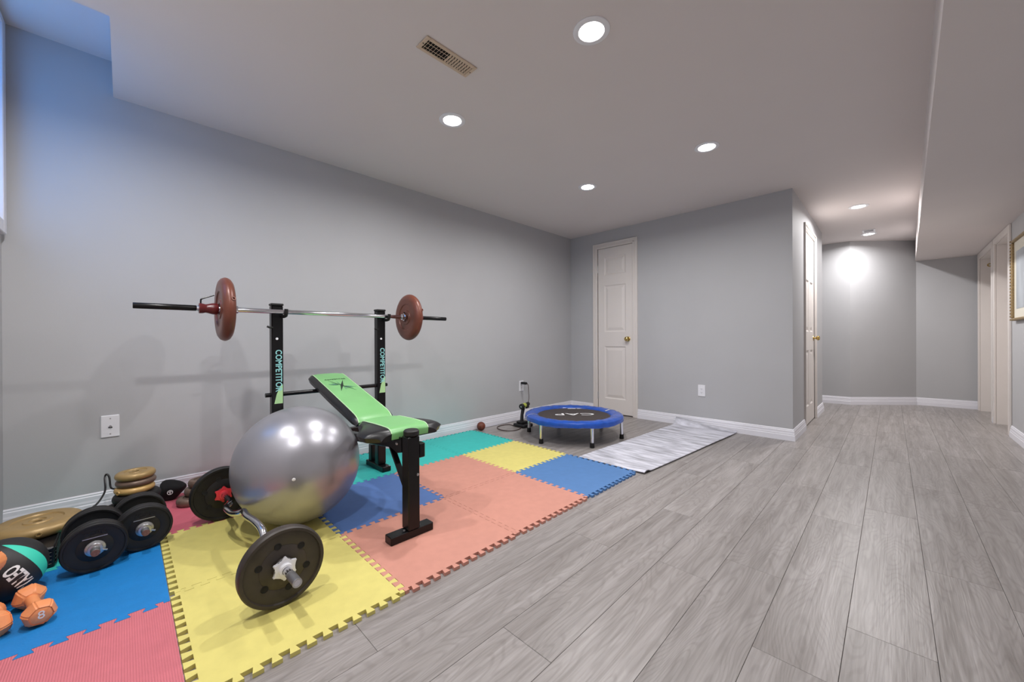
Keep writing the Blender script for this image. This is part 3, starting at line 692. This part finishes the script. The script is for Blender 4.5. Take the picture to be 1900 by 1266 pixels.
for cx, cy, m_star in ((-1.477, .382, M_white), (-2.415, .3525, M_red)):
    ctr = Vector((cx, cy, zc)); Mc = axis_matrix(ctr-axd*.019, axd)
    pl = part(curl, 'plate', plate_bm(iron_profile(R_C, .038), Mc), M_worn if m_star is M_white else M_rubber, True)
    for k in range(6):
        a = k*PI/3+.25
        b = bmesh.new(); lathe(b, [(0, .0004), (.0095, .0004), (.0105, .0014), (.0115, .0004), (.0115, 0)], 14, axis_matrix(ctr-axd*.019, axd) @ Matrix.Translation((.077*math.cos(a), .077*math.sin(a), .0117))); part(curl, 'plate_hole', b, M_dark, False, pl)
    sd = axd
    star = [( (.043 if k % 2 == 0 else .027)*math.cos(k*PI/6), (.043 if k % 2 == 0 else .027)*math.sin(k*PI/6)) for k in range(12)]
    b = bmesh.new(); prism(b, star, 0, .012); bmesh.ops.bevel(b, geom=b.edges[:], offset=.003, segments=2, affect='EDGES')
    lathe(b, [(.0137, .012), (.021, .012), (.021, .026), (.0137, .027)], 16)
    bmesh.ops.transform(b, matrix=axis_matrix(ctr+axd*.0005, axd), verts=b.verts[:]); part(curl, 'star_collar', b, m_star, True)

# black chrome-collared dumbbells ---------------------------------------------
def iron_dumbbell(x, y, th, label):
    e = empty('iron_dumbbell', (x, y, ZM)); tag(e, label, 'dumbbell', 'black plate dumbbells by the wall')
    ax = Vector((math.cos(th), math.sin(th), 0)); c0 = Vector((x, y, ZM+.0945))
    b = bmesh.new(); lathe(b, [(0, 0), (.0125, 0), (.0135, .002), (.0135, .345), (.0125, .347), (0, .347)], 18, axis_matrix(c0-ax*.292, ax)); rd = part(e, 'rod', b, M_steel, True)
    b = bmesh.new(); lathe(b, [(0, .0012), (.0128, .0012), (.0128, 0)], 18, axis_matrix(c0+ax*.0552, ax)); part(e, 'rod_end', b, M_rust, False, rd)
    for s in (-.014, -.0465, -.205, -.2375):
        pl = part(e, 'plate', plate_bm([(r, z) for r, z in iron_profile(.0945, .028)], axis_matrix(c0+ax*s, ax)), M_rubber, True)
        if s == -.014:
            MT = frame_matrix(c0+ax*-.005+Vector((0, 0, .056)), (-ax.y, ax.x, 0), (0, 0, 1))
            b = text_bm('YORK', .026, .0012); bmesh.ops.transform(b, matrix=MT, verts=b.verts[:]); part(e, 'raised_lettering', b, M_rubber, False, pl)
            b = bmesh.new(); box(b, -.034, .034, -.0012, .0012, -.001, .002, M=frame_matrix(c0+ax*-.005+Vector((0, 0, .040)), (-ax.y, ax.x, 0), (0, 0, 1))); part(e, 'raised_line', b, M_steel, False, pl)
    for s, d_ in ((.0005, 1), (-.252, -1)):
        b = bmesh.new(); lathe(b, [(.0136, 0), (.028, 0), (.030, .003), (.029, .006), (.022, .009), (.021, .018), (.0136, .019)], 24, axis_matrix(c0+ax*s, ax*d_)); col = part(e, 'collar', b, M_steel, True)
        b = bmesh.new(); a_ = Vector((-ax.y, ax.x, 0)); q = c0+ax*(s+d_*.013); tube(b, [q+a_*.019+Vector((0, 0, -.008)), q+a_*.033+Vector((0, 0, -.014))], .0035, 8); part(e, 'set_screw', b, M_steel, True, col)
    return e
iron_dumbbell(-2.236, -.083, .05, 'black plate dumbbell nearer the left, beside the teal striped ball')
iron_dumbbell(-2.312, .060, .05, 'black plate dumbbell beside the yellow tile edge')

# gold and bronze plates -----------------------------------------------------
def lying_plate(x, y, z, R, t, m, label, group=None, tilt=(0, 0), plug=None):
    b = bmesh.new(); ring_lathe(b, vinyl_profile(R, t), 52)
    o = link('weight_plate', b, m, None, True, (x, y, z+t/2), (tilt[0], tilt[1], 0)); tag(o, label, 'plate', group)
    if plug is not None:
        a = Vector((math.cos(plug), math.sin(plug), 0)); b = bmesh.new(); ring_lathe(b, [(.005, -.003), (.009, -.003), (.0105, 0), (.009, .004), (.005, .004)], 18)
        bmesh.ops.transform(b, matrix=axis_matrix(a*(R-.001), a), verts=b.verts[:]); link('filler_plug', b, m, o, True)
    return o
crate = empty('storage_crate', (-2.60, -.293, ZM)); tag(crate, 'low black ribbed plastic crate under the big gold plate', 'crate')
bxo(crate, 'body', (-2.775, -2.405, -.395, -.2, ZM, .095), M_vinylblk, .004)
for k in range(5):
    z = .026+k*.015; b = bmesh.new(); box(b, -2.4048, -2.401, -.388, -.207, z, z+.005, bev=.001); part(crate, 'rib', b, M_vinylblk)
    b = bmesh.new(); box(b, -2.77, -2.411, -.1998, -.196, z, z+.005, bev=.001); part(crate, 'rib', b, M_vinylblk)
lying_plate(-2.655, -.268, .0955, .137, .052, M_gold, 'big gold weight plate lying on the black crate', plug=.12)
for k, (dx, dy, rr) in enumerate(((0, 0, .105), (.012, -.015, .098), (-.01, .01, .092))):
    lying_plate(-2.755+dx, .035+dy, ZM+k*.0465, rr, .046, M_rubber, ('lowest', 'middle', 'uppermost')[k]+' flat black plate in the pile under the gold plates', 'flat black plates under the gold ones')
zt = ZM+3*.0465
for k, (m, t, lb, dx) in enumerate(((M_goldpale, .034, 'pale gold plate at the bottom of the three plate stack', .003), (M_bronze, .034, 'bronze grey plate in the middle of the three plate stack', -.002), (M_gold, .036, 'dull gold plate on top of the three plate stack', 0))):
    lying_plate(-2.775+dx, .040-dx, zt, .0775, t, m, lb, 'stacked gold plates', plug=-.9 if k == 0 else None); zt += t
zt = ZM
for k, (dx, dy, R, lb) in enumerate(((0, 0, .066, 'small bronze plate lowest in the stack behind the curl bar'), (-.02, .03, .060, 'small bronze plate in the middle of the stack behind the curl bar'), (-.02, .045, .058, 'small bronze plate on top of the stack behind the curl bar'))):
    lying_plate(-2.79+dx, .262+dy, zt, R, .042, M_bronze, lb, 'small bronze plates behind the curl bar'); zt += .042

# pouch and cords behind the plates ---------------------------------------------
b = bmesh.new(); bmesh.ops.create_icosphere(b, subdivisions=3, radius=1)
for v in b.verts:
    v.co.x *= .05; v.co.y *= .062; v.co.z *= .062
    v.co.x += .010*math.sin(v.co.z*60)+.006*math.sin(v.co.y*85); v.co.y += .012*math.sin(v.co.z*50+1)
    if v.co.z < -.05: v.co.z = -.05
bag = link('pouch', b, M_cloth, None, True, (-2.955, .185, ZM+.0515)); tag(bag, 'crumpled black pouch with a white emblem against the baseboard', 'bag')
b = bmesh.new(); ring_lathe(b, [(.010, 0), (.013, 0), (.013, .001), (.010, .001)], 20); prism(b, [(-.002, -.009), (.002, -.009), (.002, .009), (-.002, .009)], 0, .001); prism(b, [(-.008, .001), (.008, .001), (.008, .004), (-.008, .004)], 0, .001)
bmesh.ops.transform(b, matrix=frame_matrix((.056, -.005, .004), (0, 1, 0), (0, 0, 1)), verts=b.verts[:]); link('emblem', b, M_wtext, bag)
b = bmesh.new(); tube(b, smooth_path([(-2.93, .245, ZM+.03), (-2.90, .27, ZM+.03), (-2.88, .285, ZM+.02), (-2.875, .29, ZM+.006)], 4), .004, 6)
bmesh.ops.translate(b, vec=-bag.location, verts=b.verts[:]); link('drawstring', b, M_cloth, bag, True)
b = bmesh.new(); tube(b, smooth_path([(-2.66, -.10, .15), (-2.76, -.085, .145), (-2.85, -.07, .165), (-2.90, -.072, .215), (-2.905, -.066, .232), (-2.90, -.056, .215), (-2.88, -.05, .165), (-2.86, -.03, .160), (-2.86, .0, .172), (-2.862, .02, .15), (-2.87, .03, .10), (-2.875, .03, ZM+.004)], 5), .0042, 8)
rope = link('skipping_rope', b, M_vinylblk, None, True); tag(rope, 'thin black skipping rope looped up in front of the baseboard', 'rope')
b = bmesh.new(); tube(b, [(-2.66, -.10, .15), (-2.60, -.108, .148), (-2.53, -.115, .146)], [.006, .011, .011], 10); link('handle', b, M_vinylblk, rope, True)

# medicine ball -----------------------------------------------------------------
MR = .105; mc = Vector((-2.222, -.302, ZM+MR))
b = bmesh.new(); bmesh.ops.create_uvsphere(b, u_segments=56, v_segments=36, radius=MR)
med = link('medicine_ball', b, M_med, None, True, mc); tag(med, 'black medicine ball with a teal stripe and white lettering', 'ball')
n0 = Vector((.85, .447, -.037)).normalized(); du = Vector((.197, -.204, .51)); du = (du-n0*du.dot(n0)).normalized(); dv = n0.cross(du)
b = text_bm('VALEO', .058, .0003, sx=.56, bold=.0018)
for v in b.verts:
    q = (n0*MR+du*v.co.x+dv*v.co.y).normalized(); v.co = q*(MR+.0012+v.co.z)
link('lettering', b, M_wtext, med)

# orange hex dumbbells --------------------------------------------------------------
def hex_dumbbell(p, q, label, number=None, upright=False):
    p, q = Vector(p), Vector(q); ax = (q-p).normalized()
    e = empty('orange_dumbbell', p); tag(e, label, 'dumbbell', 'orange vinyl dumbbells')
    hl = .066
    for c, d_ in ((p, -ax), (q, ax)):
        b = bmesh.new(); lathe(b, [(0, -hl/2), (.020, -hl/2), (.033, -hl/2+.012), (.041, -.004), (.041, .012), (.032, hl/2-.003), (.029, hl/2), (0, hl/2)], 6, axis_matrix(c, d_) @ Matrix.Rotation(PI/6, 4, 'Z'))
        bmesh.ops.bevel(b, geom=b.edges[:], offset=.004, segments=2, affect='EDGES'); hd = part(e, 'head', b, M_orange, True)
        if number and c is p:
            side = ax.cross(Vector((0, 0, 1))).normalized(); tb = text_bm(number, .034, .0005)
            bmesh.ops.transform(tb, matrix=frame_matrix(c-ax*(hl/2+.0002)+Vector((0, 0, .002)), side*-1*-1, (0, 0, 1)), verts=tb.verts[:]); part(e, 'number', tb, M_wtext, False, hd)
    b = bmesh.new(); L = (q-p).length; lathe(b, [(.0165, hl*.3), (.0155, L*.35), (.0165, L*.5), (.0155, L*.65), (.0165, L-hl*.3)], 16, axis_matrix(p, ax)); part(e, 'handle', b, M_orange, True)
    return e
zo = ZM+.0365
hex_dumbbell((-1.958, -.196, zo), (-2.098, -.230, zo), 'orange vinyl dumbbell marked 8 lying at the front of the blue tile', '8')
hex_dumbbell((-1.962, -.288, zo), (-1.915, -.385, zo), 'orange vinyl dumbbell cut off by the left picture edge, nearest the pink tile')
hex_dumbbell((-2.060, -.311, ZM+.034+.16), (-2.060, -.311, ZM+.034), 'orange vinyl dumbbell standing on end before the medicine ball')

# trampoline ------------------------------------------------------------------------
TC = Vector((-2.188, 3.055, 0)); tr = empty('mini_trampoline', TC); tag(tr, 'round blue mini trampoline with a dark jumping mat on short legs', 'trampoline')
b = bmesh.new(); ring_lathe(b, [(.345, .196), (.352, .208), (.375, .217), (.415, .222), (.447, .217), (.464, .206), (.470, .188), (.467, .168), (.460, .166), (.460, .186), (.44, .198), (.38, .198)], 72)
for v in b.verts:
    a = math.atan2(v.co.y, v.co.x); v.co.z += .0018*math.sin(a*31)+.0015*math.sin(a*17+1); r = math.hypot(v.co.x, v.co.y)
    if v.co.z < .18: v.co.z += .004*math.sin(a*6+.6)
skirt = link('pad_cover', b, M_bluevinyl, tr, True)
b = bmesh.new(); lathe(b, [(0, .196), (.2, .1965), (.356, .198), (.356, .195), (0, .193)], 64); jm = link('jumping_mat', b, M_net, tr)
b = bmesh.new(); ring_lathe(b, [(.445+.014*math.cos(2*PI*k/8), .178+.014*math.sin(2*PI*k/8)) for k in range(8)], 48); link('frame_ring', b, M_steel, tr, True)
for k in range(6):
    a = math.radians(-94+60*k); c = Vector((.448*math.cos(a), .448*math.sin(a), 0))
    b = bmesh.new(); lathe(b, [(0, .03), (.0145, .03), (.0145, .17), (0, .17)], 16, Matrix.Translation(c)); lg = link('leg', b, M_chrome, tr, True)
    b = bmesh.new(); lathe(b, [(0, 0), (.019, 0), (.021, .004), (.0185, .042), (.0146, .043), (.0146, .03), (0, .03)], 16, Matrix.Translation(c)); link('foot_cap', b, M_rubber, lg, True)
rx = Vector((.711, .703, 0)); ry = Vector((-.703, .711, 0))
b = text_bm('CAP', .135, .0008, sx=1.55); bmesh.ops.transform(b, matrix=frame_matrix(Vector((-2.195, 3.085, .1982))-TC, -rx, -ry), verts=b.verts[:]); link('lettering', b, M_wtext, jm)
b = bmesh.new()
for o_, w_ in ((-.052, .03), (.03, .042)): prism(b, [(o_-w_, -.012), (o_+w_, -.012), (o_+w_, .012), (o_-w_, .012)], 0, .001, frame_matrix(Vector((-2.375, 3.335, .1982))-TC, -rx, -ry))
link('print_bar', b, M_wtext, jm)
for ang, w_ in ((-122, .004), (63, .010)):
    a = math.radians(ang); b = bmesh.new(); t_ = Vector((-math.sin(a), math.cos(a), 0))
    prof = [(.352, .211), (.40, .224), (.44, .2225), (.464, .211), (.474, .190), (.472, .172)]
    va = [[b.verts.new(Vector((r*math.cos(a), r*math.sin(a), z))+t_*s*w_+Vector((0, 0, .001))) for s in (-1, 1)] for r, z in prof]
    for p_, q_ in zip(va[:-1], va[1:]): b.faces.new((p_[0], p_[1], q_[1], q_[0]))
    bmesh.ops.solidify(b, geom=b.faces[:], thickness=.0012); link('tie_strap', b, M_wtext, skirt)

# yoga mat --------------------------------------------------------------------------
b = bmesh.new(); nu, nv = 24, 60; G = []
for j in range(nv+1):
    row = []
    for i in range(nu+1):
        u = i/nu; v = j/nv
        yend = 4.245-.040*u; y = 2.489+v*(yend-2.489)
        xl = -1.735+.075*v; xr = -1.198+.125*v; x = xl+(xr-xl)*u; z = .0065
        yf = 4.150+.045*u
        if y > yf: s_ = (y-yf); y = yf+s_*.62; z += s_*.80
        z += .016*max(0, 1-abs(v-.022)/.03)*max(0, (u-.80)/.20)
        z += .0015*math.sin(v*9+u*2)*(.5-.5*math.cos(min(1, v*6)*PI))*.5+.001
        row.append(b.verts.new((x, y, z)))
    G.append(row)
for j in range(nv):
    for i in range(nu): b.faces.new((G[j][i], G[j][i+1], G[j+1][i+1], G[j+1][i]))
bmesh.ops.recalc_face_normals(b, faces=b.faces[:]); bmesh.ops.solidify(b, geom=b.faces[:], thickness=.005)
yoga = link('yoga_mat', b, M_yoga, None, True); tag(yoga, 'marbled grey and white yoga mat unrolled to the back baseboard', 'mat')

# small basketball ---------------------------------------------------------------------
b = bmesh.new(); bmesh.ops.create_uvsphere(b, u_segments=36, v_segments=24, radius=.043)
bb = link('mini_basketball', b, M_bball, None, True, (-2.985, 2.565, .0432)); tag(bb, 'small dark orange basketball on the floor by the baseboard', 'ball')
for nrm in ((1, 0, .2), (.2, 1, 0), (.75, -.6, .3), (.75, .6, -.3)):
    b = bmesh.new(); ring_lathe(b, [(.0432, -.0007), (.0437, 0), (.0432, .0007)], 40); bmesh.ops.transform(b, matrix=axis_matrix((0, 0, 0), nrm), verts=b.verts[:]); link('seam', b, M_dark, bb, True)

# small electric device on a stand -------------------------------------------------------
dev = empty('electric_device', (-2.80, 2.99, 0)); tag(dev, 'small black and yellow electric device on a stand beside the trampoline', 'device')
b = bmesh.new(); box(b, -2.875, -2.715, 2.915, 3.065, .001, .036, bev=.012, seg=3); box(b, -2.85, -2.76, 2.94, 3.04, .034, .06, bev=.01, seg=2); part(dev, 'base', b, M_vinylblk, True)
b = bmesh.new(); tube(b, [(-2.81, 2.985, .05), (-2.815, 2.995, .12), (-2.82, 3.02, .19)], [.020, .017, .020], 12); part(dev, 'post', b, M_vinylblk, True)
MD = axis_matrix((-2.80, 2.965, .212), (-.25, 1, .06))
b = bmesh.new(); lathe(b, [(0, 0), (.012, 0), (.026, .002), (.029, .006), (.029, .03), (.022, .036), (0, .036)], 24, MD); part(dev, 'front_ring', b, M_rubber, True)
b = bmesh.new(); lathe(b, [(0, .0362), (.023, .0362), (.026, .045), (.026, .085), (.021, .095), (0, .095)], 24, MD); part(dev, 'yellow_housing', b, M_olive, True)
b = bmesh.new(); lathe(b, [(0, .0952), (.021, .0952), (.022, .16), (.017, .17), (0, .17)], 20, MD); box(b, -.012, .012, -.012, .04, .10, .15, bev=.004, M=MD); part(dev, 'rear_body', b, M_rubber, True)
b = bmesh.new(); lathe(b, [(0, -.0006), (.009, -.0006), (.009, .0)], 16, MD); part(dev, 'hub', b, M_steel, True)
b = bmesh.new(); tube(b, smooth_path([(-2.845, 3.13, .235), (-2.90, 3.20, .27), (-2.945, 3.245, .34), (-2.955, 3.25, .40), (-2.97, 3.247, .425), (-3.0, 3.243, .427)], 6), .0035, 8); part(dev, 'power_cord', b, M_cord, True)
b = bmesh.new(); box(b, -3.055, -2.975, 3.227, 3.262, .41, .438, bev=.008, seg=2); part(dev, 'plug', b, M_rubber, True)
b = bmesh.new(); tube(b, smooth_path([(-2.86, 2.93, .005), (-2.96, 2.93, .005), (-2.975, 2.80, .005), (-2.90, 2.72, .005), (-2.78, 2.71, .005), (-2.72, 2.78, .005), (-2.73, 2.87, .005), (-2.76, 2.915, .006)], 6), .0042, 8); part(dev, 'floor_cord', b, M_cord, True)

# wall plates ---------------------------------------------------------------------------
def wall_plate(name, label, M, kind):
    e = empty(name, (0, 0, 0)); e.matrix_world = M; tag(e, label, 'outlet')   # local x across, y up, z out of the wall
    w, h = (.036, .06)
    b = bmesh.new(); box(b, -w, w, -h, h, .0002, .006, bev=.003, seg=2); pl = link('cover_plate', b, M_white, e)
    if kind == 'coax':
        b = bmesh.new(); lathe(b, [(0, .018), (.003, .018), (.003, .012), (.0055, .012), (.0055, .006), (0, .006)], 12); link('connector', b, M_steel, e, True)
        for y in (-.042, .042):
            b = bmesh.new(); lathe(b, [(0, .0075), (.003, .007), (.0035, .006), (0, .006)], 10, Matrix.Translation((0, y, 0))); link('screw', b, M_steel, e, True)
        b = bmesh.new(); box(b, -.008, .008, -.010, -.004, .006, .0068); link('print', b, M_dark, e)
    else:
        b = bmesh.new(); box(b, -.0165, .0165, -.034, .034, .006, .0075, bev=.0008); link('insert', b, M_white, e)
        for y in (-.018, .018):
            for x in (-.006, .006):
                b = bmesh.new(); box(b, x-.001, x+.001, y-.004, y+.004, .0074, .0077); link('slot', b, M_dark, e)
            b = bmesh.new(); lathe(b, [(0, .0077), (.0022, .0077), (.0022, .0074)], 8, Matrix.Translation((0, y-.009, 0))); link('slot', b, M_dark, e)
    return e
wall_plate('coax_plate', 'white cable jack plate low on the left wall above the dumbbells', frame_matrix((XL, -.054, .456), (0, 1, 0), (0, 0, 1)), 'coax')
wall_plate('power_outlet', 'white outlet on the left wall with a black plug in it', frame_matrix((XL, 3.253, .388), (0, 1, 0), (0, 0, 1)), 'duplex')
wall_plate('power_outlet', 'white outlet on the back wall right of the closet door', frame_matrix((-1.409, YB, .386), (1, 0, 0), (0, 0, 1)), 'duplex')

# ceiling vents ---------------------------------------------------------------------------
def vent(name, label, cx, cy, sx, sy, n, m):
    e = empty(name, (cx, cy, H)); tag(e, label, 'vent')
    b = bmesh.new(); t = .018
    for bx in ((-sx, sx, -sy, -sy+t), (-sx, sx, sy-t, sy), (-sx, -sx+t, -sy+t, sy-t), (sx-t, sx, -sy+t, sy-t)): box(b, bx[0], bx[1], bx[2], bx[3], -.006, -.0005, bev=.002)
    link('frame', b, m, e)
    b = bmesh.new(); box(b, -sx+t, sx-t, -sy+t, sy-t, -.0015, -.0006); link('duct', b, M_dark, e)
    L = 2*(sy-t)
    for k in range(n):
        y = -sy+t+(k+.5)*L/n; tl = .9 if y < 0 else -.5
        b = bmesh.new(); box(b, -sx+t, sx-t, -.0042, .0042, -.0007, .0007, M=Matrix.Translation((0, y, -.0045)) @ Matrix.Rotation(tl, 4, 'X')); link('louvre', b, m, e)
    for x in (-.012, .014):
        b = bmesh.new(); box(b, x-.0012, x+.0012, -sy+t, sy-t, -.0062, -.0048); link('cross_bar', b, m, e)
    for y in (-sy+t/2, sy-t/2):
        b = bmesh.new(); lathe(b, [(0, -.0068), (.003, -.0065), (.0035, -.006), (0, -.006)], 10, Matrix.Translation((0, y, 0))); link('screw', b, M_dark, e, True)
    return e
vent('ceiling_vent', 'beige louvred ceiling vent above the bench area', -1.512, 1.10, .047, .145, 17, M_vent)
vent('ceiling_vent', 'small white ceiling vent at the end of the hallway', -.20, 6.63, .06, .11, 9, M_white)

# gilt picture on the right wall -----------------------------------------------------------
pic = empty('framed_picture', (XR, 5.25, 1.06)); tag(pic, 'gilt framed picture at the right edge on the hallway wall', 'picture')
py0, py1, pz0, pz1 = 4.85, 5.66, 1.075, 1.80
def rail(y0, y1, z0, z1): bxo(pic, 'frame_rail', (XR-.03, XR-.001, y0, y1, z0, z1), M_pframe, .006)
fw = .024
rail(py0, py1, pz0, pz0+fw); rail(py0, py1, pz1-fw, pz1); rail(py0, py0+fw, pz0+fw, pz1-fw); rail(py1-fw, py1, pz0+fw, pz1-fw)
n_b = 26
for k in range(n_b):
    b = bmesh.new(); z = pz0+.01+(pz1-pz0-.02)*k/(n_b-1); bmesh.ops.create_icosphere(b, subdivisions=1, radius=.009, matrix=Matrix.Translation((XR-.03, py1-.009, z))); part(pic, 'bead', b, M_pframe, True)
bxo(pic, 'mount', (XR-.012, XR-.001, py0+fw, py1-fw, pz0+fw, pz1-fw), M_cream, 0)
bxo(pic, 'print', (XR-.0135, XR-.0122, py0+fw+.08, py1-fw-.08, pz0+fw+.08, pz1-fw-.09), M_canvas, 0)
